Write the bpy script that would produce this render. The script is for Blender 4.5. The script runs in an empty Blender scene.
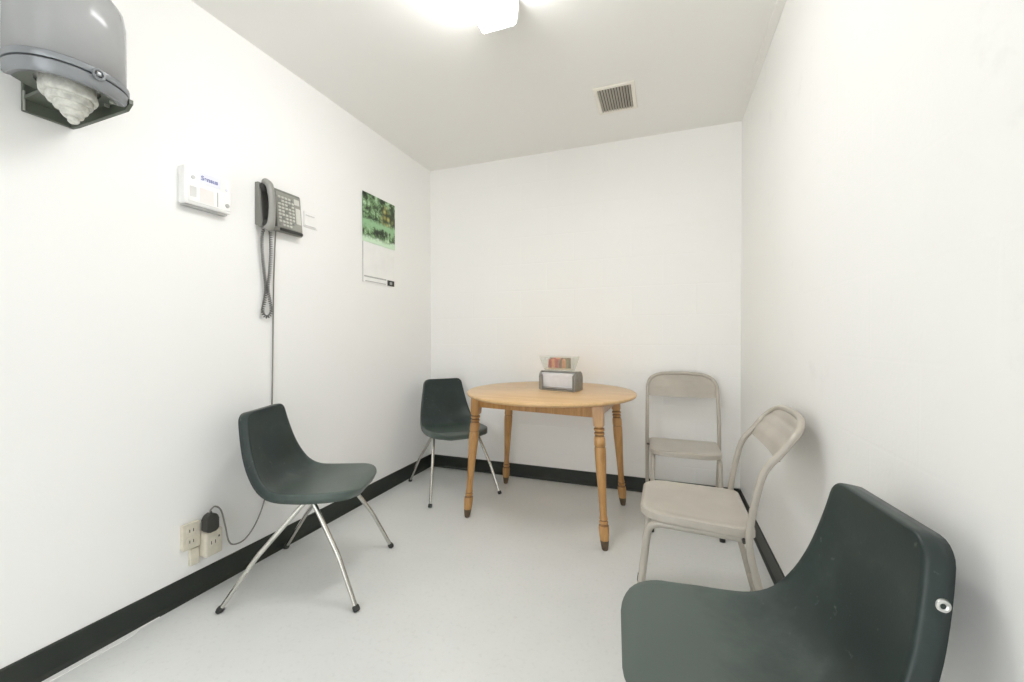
import bpy, bmesh, math, random
from mathutils import Vector, Matrix
random.seed(7)
PI = math.pi
S = bpy.context.scene
C = S.collection

# ------------------------------------------------------------------ room measures (metres)
XL, XR, YB, YR, H = -1.8106, 0.4647, 2.9558, -1.30, 2.44
HB = 0.098

# ------------------------------------------------------------------ materials
def nodes(name):
    m = bpy.data.materials.new(name); m.use_nodes = True
    nt = m.node_tree; b = nt.nodes['Principled BSDF']
    return m, nt, b
def N(nt, t, **kw):
    n = nt.nodes.new(t)
    for k, v in kw.items(): setattr(n, k, v)
    return n
def rgb(c): return (c[0], c[1], c[2], 1)
def ramp(nt, src, stops):
    r = N(nt, 'ShaderNodeValToRGB'); e = r.color_ramp.elements
    while len(e) < len(stops): e.new(0.5)
    for i, (p, c) in enumerate(stops): e[i].position = p; e[i].color = rgb(c)
    nt.links.new(src, r.inputs[0]); return r
def noise(nt, scale, detail=4, rough=.55, vec=None, kind='Object'):
    t = N(nt, 'ShaderNodeTexCoord'); mp = N(nt, 'ShaderNodeMapping')
    nt.links.new(t.outputs[kind], mp.inputs[0])
    if vec: mp.inputs['Scale'].default_value = vec
    n = N(nt, 'ShaderNodeTexNoise'); n.inputs['Scale'].default_value = scale
    n.inputs['Detail'].default_value = detail; n.inputs['Roughness'].default_value = rough
    nt.links.new(mp.outputs[0], n.inputs['Vector']); return n
def plain(name, c, rough=.5, metal=0, var=.06, scale=12, spec=None, bump=0, coat=0):
    m, nt, b = nodes(name)
    n = noise(nt, scale)
    lo = [max(0, x * (1 - var)) for x in c]; hi = [min(1, x * (1 + var)) for x in c]
    r = ramp(nt, n.outputs['Fac'], [(.3, lo), (.7, hi)])
    nt.links.new(r.outputs[0], b.inputs['Base Color'])
    b.inputs['Roughness'].default_value = rough; b.inputs['Metallic'].default_value = metal
    if spec is not None: b.inputs['Specular IOR Level'].default_value = spec
    if coat: b.inputs['Coat Weight'].default_value = coat; b.inputs['Coat Roughness'].default_value = .2
    if bump:
        bp = N(nt, 'ShaderNodeBump'); bp.inputs['Strength'].default_value = bump; bp.inputs['Distance'].default_value = .002
        n2 = noise(nt, scale * 8, 6); nt.links.new(n2.outputs['Fac'], bp.inputs['Height']); nt.links.new(bp.outputs[0], b.inputs['Normal'])
    return m

def wall_mat(name, c, blocks=0., axis='XZ', smudge=.0):
    m, nt, b = nodes(name)
    t = N(nt, 'ShaderNodeTexCoord')
    n = noise(nt, 1.3, 5)
    r = ramp(nt, n.outputs['Fac'], [(.3, [x * .985 for x in c]), (.7, c)])
    col = r.outputs[0]
    if smudge:
        n3 = noise(nt, 5.5, 8, .7)
        r3 = ramp(nt, n3.outputs['Fac'], [(.60, (1, 1, 1)), (.74, (1 - smudge, 1 - smudge, 1 - smudge * 1.1))])
        mx = N(nt, 'ShaderNodeMixRGB', blend_type='MULTIPLY'); mx.inputs[0].default_value = 1
        nt.links.new(col, mx.inputs[1]); nt.links.new(r3.outputs[0], mx.inputs[2]); col = mx.outputs[0]
    nt.links.new(col, b.inputs['Base Color'])
    b.inputs['Roughness'].default_value = .42
    b.inputs['Specular IOR Level'].default_value = .35
    bp = N(nt, 'ShaderNodeBump'); bp.inputs['Strength'].default_value = .15; bp.inputs['Distance'].default_value = .002
    n2 = noise(nt, 90, 4); nt.links.new(n2.outputs['Fac'], bp.inputs['Height'])
    last = bp
    if blocks:
        sp = N(nt, 'ShaderNodeSeparateXYZ'); cb = N(nt, 'ShaderNodeCombineXYZ')
        nt.links.new(t.outputs['Object'], sp.inputs[0])
        nt.links.new(sp.outputs[axis[0]], cb.inputs['X']); nt.links.new(sp.outputs['Z'], cb.inputs['Y'])
        br = N(nt, 'ShaderNodeTexBrick'); nt.links.new(cb.outputs[0], br.inputs['Vector'])
        br.inputs['Scale'].default_value = 1; br.inputs['Brick Width'].default_value = .406; br.inputs['Row Height'].default_value = .203
        br.inputs['Mortar Size'].default_value = .006; br.inputs['Mortar Smooth'].default_value = .8
        br.inputs['Color1'].default_value = (1, 1, 1, 1); br.inputs['Color2'].default_value = (1, 1, 1, 1); br.inputs['Mortar'].default_value = (0, 0, 0, 1)
        b2 = N(nt, 'ShaderNodeBump'); b2.inputs['Strength'].default_value = blocks; b2.inputs['Distance'].default_value = .004
        nt.links.new(br.outputs['Color'], b2.inputs['Height']); nt.links.new(bp.outputs[0], b2.inputs['Normal']); last = b2
    nt.links.new(last.outputs[0], b.inputs['Normal'])
    return m

M = {}
WC = (.84, .825, .765)
M['wall_plain'] = wall_mat('painted_wall', (.90, .90, .892), 0)
M['wall_block'] = wall_mat('painted_block_wall', (.895, .893, .878), .18, 'XZ')
M['wall_right'] = wall_mat('scuffed_painted_wall', (.88, .88, .865), .05, 'YZ', .06)
M['ceiling'] = wall_mat('ceiling_paint', (.83, .822, .798), 0)
M['trim'] = plain('ceiling_trim_paint', (.84, .83, .80), .5, var=.02)
def floor_mat():
    m, nt, b = nodes('painted_concrete_floor')
    n = noise(nt, 2.2, 6, .6)
    r = ramp(nt, n.outputs['Fac'], [(.3, (.71, .725, .715)), (.7, (.76, .775, .765))])
    n2 = noise(nt, 60, 3); r2 = ramp(nt, n2.outputs['Fac'], [(.25, (.93, .93, .93)), (.45, (1, 1, 1))])
    mx = N(nt, 'ShaderNodeMixRGB', blend_type='MULTIPLY'); mx.inputs[0].default_value = 1
    nt.links.new(r.outputs[0], mx.inputs[1]); nt.links.new(r2.outputs[0], mx.inputs[2])
    nt.links.new(mx.outputs[0], b.inputs['Base Color'])
    rr = N(nt, 'ShaderNodeMapRange'); rr.inputs[3].default_value = .22; rr.inputs[4].default_value = .42
    nt.links.new(n.outputs['Fac'], rr.inputs[0]); nt.links.new(rr.outputs[0], b.inputs['Roughness'])
    bp = N(nt, 'ShaderNodeBump'); bp.inputs['Strength'].default_value = .12; bp.inputs['Distance'].default_value = .003
    n4 = noise(nt, 7, 5); nt.links.new(n4.outputs['Fac'], bp.inputs['Height']); nt.links.new(bp.outputs[0], b.inputs['Normal'])
    return m
M['floor'] = floor_mat()
def base_mat():
    m, nt, b = nodes('black_vinyl_base')
    n = noise(nt, 9, 7, .7)
    r = ramp(nt, n.outputs['Fac'], [(.3, (.010, .014, .011)), (.62, (.019, .025, .019)), (.80, (.045, .05, .04))])
    nt.links.new(r.outputs[0], b.inputs['Base Color']); b.inputs['Roughness'].default_value = .45
    return m
M['base'] = base_mat()
def shell_mat():
    m, nt, b = nodes('dark_green_plastic_shell')
    n = noise(nt, 5, 8, .68)
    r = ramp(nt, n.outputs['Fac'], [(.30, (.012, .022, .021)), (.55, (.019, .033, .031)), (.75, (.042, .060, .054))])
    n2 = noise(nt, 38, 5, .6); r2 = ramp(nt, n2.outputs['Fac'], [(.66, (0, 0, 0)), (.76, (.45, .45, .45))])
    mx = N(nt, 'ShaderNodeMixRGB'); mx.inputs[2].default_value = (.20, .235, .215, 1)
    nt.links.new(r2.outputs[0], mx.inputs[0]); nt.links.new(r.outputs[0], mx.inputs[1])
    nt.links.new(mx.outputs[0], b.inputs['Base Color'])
    # plastic turns lighter over the seat, towards its front, broken up by noise
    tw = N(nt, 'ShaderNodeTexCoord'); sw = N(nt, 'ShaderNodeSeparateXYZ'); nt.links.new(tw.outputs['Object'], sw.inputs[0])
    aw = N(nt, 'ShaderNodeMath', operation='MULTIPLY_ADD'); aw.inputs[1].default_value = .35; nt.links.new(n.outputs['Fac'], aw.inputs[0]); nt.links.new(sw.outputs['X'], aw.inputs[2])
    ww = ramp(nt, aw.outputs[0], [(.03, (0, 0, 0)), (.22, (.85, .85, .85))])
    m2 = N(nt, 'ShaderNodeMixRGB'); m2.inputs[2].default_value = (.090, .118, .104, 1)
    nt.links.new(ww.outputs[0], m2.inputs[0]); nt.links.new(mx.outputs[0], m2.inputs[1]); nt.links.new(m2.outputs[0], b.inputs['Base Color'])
    rr = N(nt, 'ShaderNodeMapRange'); rr.inputs[3].default_value = .27; rr.inputs[4].default_value = .46
    nt.links.new(n.outputs['Fac'], rr.inputs[0]); nt.links.new(rr.outputs[0], b.inputs['Roughness'])
    b.inputs['Specular IOR Level'].default_value = .5
    bp = N(nt, 'ShaderNodeBump'); bp.inputs['Strength'].default_value = .12; bp.inputs['Distance'].default_value = .001
    n4 = noise(nt, 220, 2); nt.links.new(n4.outputs['Fac'], bp.inputs['Height']); nt.links.new(bp.outputs[0], b.inputs['Normal'])
    return m
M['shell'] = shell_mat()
M['chrome'] = plain('worn_chrome_tube', (.62, .61, .57), .26, 1, .10, 30)
M['rubber'] = plain('dark_rubber', (.035, .037, .035), .6)
M['grommet'] = plain('bright_steel_grommet', (.78, .78, .76), .3, 1)
M['beige'] = plain('beige_painted_steel', (.43, .395, .34), .30, 0, .10, 7, .7, .03, .3)
M['steel_dark'] = plain('dull_steel_bolt', (.12, .115, .105), .45, .7)
def wood_mat(name, a, bcol, scl=(1, 9, 9), s=2.2, rough=.36, knots=True):
    m, nt, b = nodes(name)
    n = noise(nt, s, 6, .6, scl)
    n.inputs['Distortion'].default_value = .8
    r = ramp(nt, n.outputs['Fac'], [(.28, a), (.5, [(x + y) / 2 for x, y in zip(a, bcol)]), (.72, bcol)])
    n2 = noise(nt, s * 9, 3, .6, scl); r2 = ramp(nt, n2.outputs['Fac'], [(.3, (.86, .84, .80)), (.55, (1, 1, 1))])
    mx = N(nt, 'ShaderNodeMixRGB', blend_type='MULTIPLY'); mx.inputs[0].default_value = .8
    nt.links.new(r.outputs[0], mx.inputs[1]); nt.links.new(r2.outputs[0], mx.inputs[2])
    nt.links.new(mx.outputs[0], b.inputs['Base Color'])
    b.inputs['Roughness'].default_value = rough; b.inputs['Coat Weight'].default_value = .25; b.inputs['Coat Roughness'].default_value = .15
    return m
M['wood_top'] = wood_mat('honey_pine_top', (.60, .37, .165), (.74, .50, .255))
M['wood_leg'] = wood_mat('orange_pine_leg', (.34, .165, .045), (.60, .34, .125), (9, 9, 1), 3.5, .30)
M['wood_groove'] = plain('dark_turned_groove', (.22, .105, .032), .5)
M['wood_foot'] = plain('scuffed_dark_foot', (.10, .065, .035), .55, var=.3, scale=40)
M['white_plastic'] = plain('white_plastic', (.88, .88, .87), .4, var=.02)
M['cream_plastic'] = plain('cream_plastic', (.66, .62, .52), .45, var=.08, scale=40)
M['grey_plastic'] = plain('grey_plastic', (.30, .30, .29), .5)
M['print_grey'] = plain('grey_print', (.45, .45, .44), .6)
M['print_pale'] = plain('pale_grey_print', (.66, .66, .65), .6)
M['slot'] = plain('dark_slot', (.03, .03, .028), .7)
M['print_blue'] = plain('blue_print', (.20, .22, .44), .6)
M['pale_blue'] = plain('pale_blue_label', (.80, .81, .89), .5, var=.02)
M['pale_pink'] = plain('pale_pink_label', (.83, .78, .76), .5, var=.02)
M['phone_body'] = plain('phone_grey_body', (.19, .19, .17), .42)
M['phone_face'] = plain('phone_grey_face', (.30, .30, .27), .45)
M['phone_dark'] = plain('phone_charcoal', (.035, .035, .032), .45)
M['handset'] = plain('handset_grey', (.30, .30, .28), .35)
M['key'] = plain('phone_key', (.62, .62, .57), .5)
M['cord'] = plain('grey_cord', (.10, .10, .095), .5)
M['line_cord'] = plain('grey_line_cord', (.23, .22, .20), .5)
M['disp_grey'] = plain('dispenser_grey_rim', (.26, .275, .29), .25, .25, .05, 10)
M['disp_green'] = plain('dispenser_dark_bracket', (.10, .115, .09), .45)
M['disp_light'] = plain('dispenser_light_strip', (.42, .43, .39), .45)
M['paper'] = plain('white_paper', (.88, .88, .87), .7, var=.03)
M['paper_inner'] = plain('pale_paper_layers', (.66, .66, .61), .7, var=.25, scale=45)
def smoky():
    m, nt, b = nodes('smoky_clear_plastic')
    out = nt.nodes['Material Output']
    b.inputs['Base Color'].default_value = (.44, .44, .44, 1); b.inputs['Roughness'].default_value = .16
    b.inputs['Specular IOR Level'].default_value = .7
    n = noise(nt, 6); r = ramp(nt, n.outputs['Fac'], [(.3, (.60, .60, .605)), (.7, (.68, .68, .68))]); nt.links.new(r.outputs[0], b.inputs['Base Color'])
    tr = N(nt, 'ShaderNodeBsdfTransparent'); tr.inputs[0].default_value = (.80, .81, .82, 1)
    mx = N(nt, 'ShaderNodeMixShader'); mx.inputs[0].default_value = .42
    nt.links.new(tr.outputs[0], mx.inputs[1]); nt.links.new(b.outputs[0], mx.inputs[2]); nt.links.new(mx.outputs[0], out.inputs[0])
    return m
M['smoky'] = smoky()
def clear():
    m, nt, b = nodes('clear_acrylic')
    out = nt.nodes['Material Output']
    b.inputs['Base Color'].default_value = (.86, .87, .85, 1); b.inputs['Roughness'].default_value = .12
    n = noise(nt, 6); r = ramp(nt, n.outputs['Fac'], [(.3, (.84, .85, .83)), (.7, (.88, .89, .87))]); nt.links.new(r.outputs[0], b.inputs['Base Color'])
    tr = N(nt, 'ShaderNodeBsdfTransparent'); tr.inputs[0].default_value = (.95, .96, .95, 1)
    mx = N(nt, 'ShaderNodeMixShader'); mx.inputs[0].default_value = .11
    nt.links.new(tr.outputs[0], mx.inputs[1]); nt.links.new(b.outputs[0], mx.inputs[2]); nt.links.new(mx.outputs[0], out.inputs[0])
    return m
M['clear'] = clear()
M['napkin_chrome'] = plain('dull_chrome_dispenser', (.36, .35, .32), .3, .9, .12, 40)
M['napkin_paper'] = plain('white_napkins', (.80, .81, .84), .75, var=.03, scale=30)
M['pk_red'] = plain('red_packet_foil', (.42, .06, .03), .35, var=.3, scale=40)
M['pk_orange'] = plain('orange_packet_foil', (.66, .25, .08), .35, var=.3, scale=40)
M['pk_brown'] = plain('brown_packet_foil', (.20, .09, .03), .35, var=.3, scale=40)
M['pk_olive'] = plain('olive_packet_foil', (.20, .17, .05), .35, var=.3, scale=40)
M['pk_cream'] = plain('cream_packet_foil', (.74, .60, .36), .4, var=.1, scale=40)
M['vent_frame'] = plain('vent_off_white', (.80, .77, .70), .4, var=.02)
M['vent_slat'] = plain('vent_slat_paint', (.50, .47, .41), .45)
M['vent_dark'] = plain('vent_duct_dark', (.06, .055, .05), .8)
M['fixture'] = plain('fixture_white_metal', (.82, .82, .80), .35, var=.01)
def emis(name, c, s):
    m, nt, b = nodes(name)
    out = nt.nodes['Material Output']
    e = N(nt, 'ShaderNodeEmission'); e.inputs[1].default_value = s
    n = noise(nt, 3); r = ramp(nt, n.outputs['Fac'], [(.3, c), (.7, c)]); nt.links.new(r.outputs[0], e.inputs[0])
    nt.links.new(e.outputs[0], out.inputs[0]); return m
M['diffuser'] = emis('lit_diffuser', (1, .992, .98), 27)
def picture_mat():
    m, nt, b = nodes('calendar_garden_photo')
    n = noise(nt, 17, 6, .7)
    r = ramp(nt, n.outputs['Fac'], [(.38, (.008, .014, .006)), (.46, (.03, .06, .02)), (.52, (.14, .26, .11)), (.58, (.30, .47, .26)), (.68, (.66, .80, .62))])
    # bright flower bed in the upper right
    t = N(nt, 'ShaderNodeTexCoord'); v = N(nt, 'ShaderNodeTexVoronoi'); v.inputs['Scale'].default_value = 26
    nt.links.new(t.outputs['Object'], v.inputs['Vector'])
    fr = ramp(nt, v.outputs['Distance'], [(.0, (.70, .66, .25)), (.35, (.30, .28, .07)), (.6, (.04, .06, .015))])
    d = N(nt, 'ShaderNodeVectorMath', operation='DISTANCE'); nt.links.new(t.outputs['Object'], d.inputs[0]); d.inputs[1].default_value = (0, .075, .21)
    mr = ramp(nt, d.outputs['Value'], [(.03, (1, 1, 1)), (.09, (0, 0, 0))])
    mx = N(nt, 'ShaderNodeMixRGB'); nt.links.new(mr.outputs[0], mx.inputs[0]); nt.links.new(r.outputs[0], mx.inputs[1]); nt.links.new(fr.outputs[0], mx.inputs[2])
    # pale lawn path across the middle
    sp = N(nt, 'ShaderNodeSeparateXYZ'); nt.links.new(t.outputs['Object'], sp.inputs[0])
    w = N(nt, 'ShaderNodeMath', operation='ADD'); nt.links.new(sp.outputs['Z'], w.inputs[0])
    mu = N(nt, 'ShaderNodeMath', operation='MULTIPLY'); mu.inputs[1].default_value = .12; nt.links.new(n.outputs['Fac'], mu.inputs[0]); nt.links.new(mu.outputs[0], w.inputs[1])
    pr = ramp(nt, w.outputs[0], [(.155, (0, 0, 0)), (.172, (1, 1, 1)), (.195, (1, 1, 1)), (.212, (0, 0, 0))])
    m2 = N(nt, 'ShaderNodeMixRGB'); m2.inputs[2].default_value = (.30, .52, .28, 1); nt.links.new(pr.outputs[0], m2.inputs[0]); nt.links.new(mx.outputs[0], m2.inputs[1])
    # white scraps along the bottom edge
    br = ramp(nt, w.outputs[0], [(.085, (1, 1, 1)), (.105, (0, 0, 0))])
    m3 = N(nt, 'ShaderNodeMixRGB'); m3.inputs[2].default_value = (.62, .80, .60, 1); nt.links.new(br.outputs[0], m3.inputs[0]); nt.links.new(m2.outputs[0], m3.inputs[1])
    nt.links.new(m3.outputs[0], b.inputs['Base Color']); b.inputs['Roughness'].default_value = .3
    return m
M['picture'] = picture_mat()

# ------------------------------------------------------------------ mesh helpers
def obj(name, bm, m, parent=None, smooth=None, mods=None):
    bmesh.ops.recalc_face_normals(bm, faces=bm.faces) if smooth != 'keep' else None
    me = bpy.data.meshes.new(name); bm.to_mesh(me); bm.free()
    o = bpy.data.objects.new(name, me); C.objects.link(o)
    ms = m if isinstance(m, (list, tuple)) else [m]
    for x in ms: me.materials.append(x)
    if smooth: 
        for p in me.polygons: p.use_smooth = True
        if smooth is True: 
            try: me.set_sharp_from_angle(angle=math.radians(38))
            except Exception: pass
    if parent: o.parent = parent
    return o
def tag(o, label, cat, group=None):
    o['label'] = label; o['category'] = cat
    if group: o['group'] = group
    return o
def thing(name, label, cat, loc=(0, 0, 0), rz=0, group=None):
    o = bpy.data.objects.new(name, None); C.objects.link(o); o.empty_display_size = .05
    o.location = loc; o.rotation_euler = (0, 0, rz)
    return tag(o, label, cat, group)
def struct(name, bm, m, smooth=None):
    o = obj(name, bm, m, None, smooth); o['kind'] = 'structure'; return o
def dup(root, loc, rz, label, group=None):
    r = root.copy(); C.objects.link(r); r.location = loc; r.rotation_euler = (0, 0, rz); r['label'] = label
    if group: r['group'] = group
    for ch in list(root.children):
        c = ch.copy(); C.objects.link(c); c.parent = r
        for g in list(ch.children):
            d = g.copy(); C.objects.link(d); d.parent = c
    return r
def box(bm, x0, x1, y0, y1, z0, z1, bev=0, seg=2, mi=0):
    r = bmesh.ops.create_cube(bm, size=1)
    vs = r['verts']
    for v in vs:
        v.co = Vector(((x0 + x1) / 2 + v.co.x * (x1 - x0), (y0 + y1) / 2 + v.co.y * (y1 - y0), (z0 + z1) / 2 + v.co.z * (z1 - z0)))
    fs = set(f for v in vs for f in v.link_faces)
    for f in fs: f.material_index = mi
    if bev:
        es = list(set(e for v in vs for e in v.link_edges))
        rr = bmesh.ops.bevel(bm, geom=es, offset=bev, segments=seg, affect='EDGES', profile=.5)
        for f in rr['faces']: f.material_index = mi
    return vs
def B(*a, **k):
    bm = bmesh.new(); box(bm, *a, **k); return bm
def catmull(pts, n=8):
    P = [Vector(p) for p in pts]
    if len(P) < 3: return P
    out = []
    for i in range(len(P) - 1):
        p0 = P[max(i - 1, 0)]; p1 = P[i]; p2 = P[i + 1]; p3 = P[min(i + 2, len(P) - 1)]
        for k in range(n):
            t = k / n
            out.append(.5 * ((2 * p1) + (-p0 + p2) * t + (2 * p0 - 5 * p1 + 4 * p2 - p3) * t * t + (-p0 + 3 * p1 - 3 * p2 + p3) * t ** 3))
    out.append(P[-1]); return out
def fillet(pts, r, n=7):
    P = [Vector(p) for p in pts]; out = [P[0]]
    for i in range(1, len(P) - 1):
        a = (P[i - 1] - P[i]); b = (P[i + 1] - P[i])
        d = min(r, a.length * .48, b.length * .48)
        A = P[i] + a.normalized() * d; Bq = P[i] + b.normalized() * d
        for k in range(n + 1):
            t = k / n
            out.append(A * (1 - t) ** 2 + P[i] * 2 * t * (1 - t) + Bq * t * t)
    out.append(P[-1]); return out
def tube(bm, path, rad, seg=12, cap=True, closed=False, sx=1.0):
    P = [Vector(p) for p in path]; n = len(P)
    rads = rad if isinstance(rad, (list, tuple)) else [rad] * n
    T = []
    for i in range(n):
        if closed: t = P[(i + 1) % n] - P[i - 1]
        else: t = P[min(i + 1, n - 1)] - P[max(i - 1, 0)]
        T.append(t.normalized())
    up = Vector((0, 0, 1)) if abs(T[0].z) < .9 else Vector((1, 0, 0))
    nrm = (up - T[0] * up.dot(T[0])).normalized(); rings = []
    for i in range(n):
        if i:
            nrm = (nrm - T[i] * nrm.dot(T[i])).normalized()
        bn = T[i].cross(nrm)
        rings.append([bm.verts.new(P[i] + (nrm * math.cos(2 * PI * k / seg) * sx + bn * math.sin(2 * PI * k / seg)) * rads[i]) for k in range(seg)])
    for i in range(n if closed else n - 1):
        a = rings[i]; b = rings[(i + 1) % n]
        for k in range(seg):
            bm.faces.new((a[k], a[(k + 1) % seg], b[(k + 1) % seg], b[k]))
    if cap and not closed:
        bm.faces.new(rings[0][::-1]); bm.faces.new(rings[-1])
def TB(path, rad, **k):
    bm = bmesh.new(); tube(bm, path, rad, **k); return bm
def lathe(bm, prof, seg=28, axis=None, cap=True, mats=None, org=(0, 0, 0)):
    # prof: (r, z); axis: optional (dx, dy) shear per z (splay)
    rings = []
    for r, z in prof:
        ox = oy = 0
        if axis: ox, oy = axis[0] * z, axis[1] * z
        rings.append([bm.verts.new((org[0] + ox + r * math.cos(2 * PI * k / seg), org[1] + oy + r * math.sin(2 * PI * k / seg), org[2] + z)) for k in range(seg)])
    for i in range(len(rings) - 1):
        for k in range(seg):
            f = bm.faces.new((rings[i][k], rings[i][(k + 1) % seg], rings[i + 1][(k + 1) % seg], rings[i + 1][k]))
            if mats: f.material_index = mats[i]
    if cap:
        for rr in (rings[0], rings[-1]):
            f = bm.faces.new(rr)
        if mats:
            bm.faces.ensure_lookup_table(); bm.faces[-2].material_index = mats[0]; bm.faces[-1].material_index = mats[-1]
def prism(bm, outline, h0, h1, axis='z', bev=0):
    # outline in 2-D; axis gives extrusion axis: z -> (x,y), x -> (y,z), y -> (x,z)
    def P(a, b, h): return {'z': (a, b, h), 'x': (h, a, b), 'y': (a, h, b)}[axis]
    lo = [bm.verts.new(P(a, b, h0)) for a, b in outline]; hi = [bm.verts.new(P(a, b, h1)) for a, b in outline]
    n = len(lo); fs = [bm.faces.new(lo[::-1]), bm.faces.new(hi)]
    for i in range(n): fs.append(bm.faces.new((lo[i], lo[(i + 1) % n], hi[(i + 1) % n], hi[i])))
    if bev:
        es = list(set(e for f in fs[:2] for e in f.edges))
        bmesh.ops.bevel(bm, geom=es, offset=bev, segments=2, affect='EDGES', profile=.5)
def rrect(x0, x1, y0, y1, r, n=6):
    rs = r if isinstance(r, (list, tuple)) else [r] * 4   # corners: (x1,y0),(x1,y1),(x0,y1),(x0,y0)
    out = []
    for (cx, cy, a0), q in zip(((x1 - rs[0], y0 + rs[0], -90), (x1 - rs[1], y1 - rs[1], 0), (x0 + rs[2], y1 - rs[2], 90), (x0 + rs[3], y0 + rs[3], 180)), rs):
        for k in range(n + 1):
            a = math.radians(a0 + 90 * k / n); out.append((cx + q * math.cos(a), cy + q * math.sin(a)))
    return out

# ------------------------------------------------------------------ room shell
W = .12
struct('floor', B(XL - W, XR + W, YR - W, YB + W, -.1, 0), M['floor'])
struct('ceiling', B(XL - W, XR + W, YR - W, YB + W, H, H + .1), M['ceiling'])
struct('wall_left', B(XL - W, XL, YR - W, YB + W, 0, H), M['wall_plain'])
struct('wall_right', B(XR, XR + W, YR - W, YB + W, 0, H), M['wall_right'])
struct('wall_back', B(XL, XR, YB, YB + W, 0, H), M['wall_block'])
bm = bmesh.new(); box(bm, XL, -1.15, YR - W, YR, 0, H); box(bm, .15, XR, YR - W, YR, 0, H); box(bm, -1.15, .15, YR - W, YR, 2.1, H)
struct('wall_rear', bm, M['wall_plain'])   # made-up open doorway behind the viewer, added to let in fill light
def base_prof(t=.006): return [(0, 0), (.014, 0), (.012, .006), (t, .016), (t, HB - .004), (t - .003, HB), (0, HB)]
bm = bmesh.new(); prism(bm, [(XL + a, z) for a, z in base_prof()], YR, YB, 'y')
struct('baseboard_left', bm, M['base'])
bm = bmesh.new(); prism(bm, [(XR - a, z) for a, z in base_prof()], YR, YB, 'y')
struct('baseboard_right', bm, M['base'])
bm = bmesh.new(); prism(bm, [(YB - a, z) for a, z in base_prof()], XL + .006, XR - .006, 'x')
struct('baseboard_back', bm, M['base'])
# pale paint line along the foot of the left baseboard near the viewer, ragged along its inner edge
bm = bmesh.new(); rnd = random.Random(3)
ins = []; outs = []
y = -.6
while y < 1.02:
    w = .017 + rnd.uniform(0, .008) if y < .93 else .003
    outs.append((XL + .0145 + w, y)); ins.append((XL + .0125, y)); y += .03
prism(bm, outs + ins[::-1], 0, .0025, 'z')
struct('trim_2', bm, M['white_plastic'])
# narrow strip along the ceiling beside the right wall
struct('trim_1', B(XR - .036, XR, YR, 2.62, H - .010, H, bev=.003), M['trim'])

# ------------------------------------------------------------------ ceiling lamp
LX0, LX1, LY0, LY1 = -.722, -.556, .975, 1.585
t = thing('ceiling_light', 'lit white wraparound fluorescent light fixed to the ceiling', 'ceiling light', ((LX0 + LX1) / 2, (LY0 + LY1) / 2, H))
hw = (LX1 - LX0) / 2; hl = (LY1 - LY0) / 2
obj('housing', B(-hw + .012, hw - .012, -hl + .006, hl - .006, -.032, 0, bev=.003), M['fixture'], t)
bm = bmesh.new(); prism(bm, [(-hw, -.028), (-hw + .008, -.095), (-hw + .02, -.105), (hw - .02, -.105), (hw - .008, -.095), (hw, -.028)], -hl + .012, hl - .012, 'y')
obj('diffuser', bm, M['diffuser'], t)
for s in (-1, 1):
    bm = bmesh.new(); prism(bm, [(-hw - .002, 0), (-hw - .002, -.03), (-hw + .006, -.098), (-hw + .019, -.108), (hw - .019, -.108), (hw - .006, -.098), (hw + .002, -.03), (hw + .002, 0)], s * hl - .012 * (s > 0), s * hl + .012 * (s < 0), 'y')
    obj('end_cap', bm, M['fixture'], t)

# ------------------------------------------------------------------ air vent
vx0, vx1, vy0, vy1 = -.372, -.148, 2.285, 2.562
t = thing('ceiling_vent', 'square off-white louvred air vent set in the ceiling', 'vent', ((vx0 + vx1) / 2, (vy0 + vy1) / 2, H))
hx = (vx1 - vx0) / 2; hy = (vy1 - vy0) / 2; fr = .022
bm = bmesh.new()
box(bm, -hx, hx, -hy, -hy + fr, -.010, 0, bev=.003); box(bm, -hx, hx, hy - fr, hy, -.010, 0, bev=.003)
box(bm, -hx, -hx + fr, -hy + fr, hy - fr, -.010, 0, bev=.003); box(bm, hx - fr, hx, -hy + fr, hy - fr, -.010, 0, bev=.003)
obj('frame', bm, M['vent_frame'], t)
obj('backing', B(-hx + fr, hx - fr, -hy + fr, hy - fr, -.0012, -.0002), M['vent_dark'], t)
ns = 12
for k in range(ns):
    cx = -hx + fr + (k + .5) * (2 * hx - 2 * fr) / ns
    bm = bmesh.new(); prism(bm, [(cx - .0045, -.0095), (cx - .0032, -.0095), (cx + .0045, -.0015), (cx + .0032, -.0015)], -hy + fr, hy - fr, 'y')
    obj('louvre', bm, M['vent_slat'], t)

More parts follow.
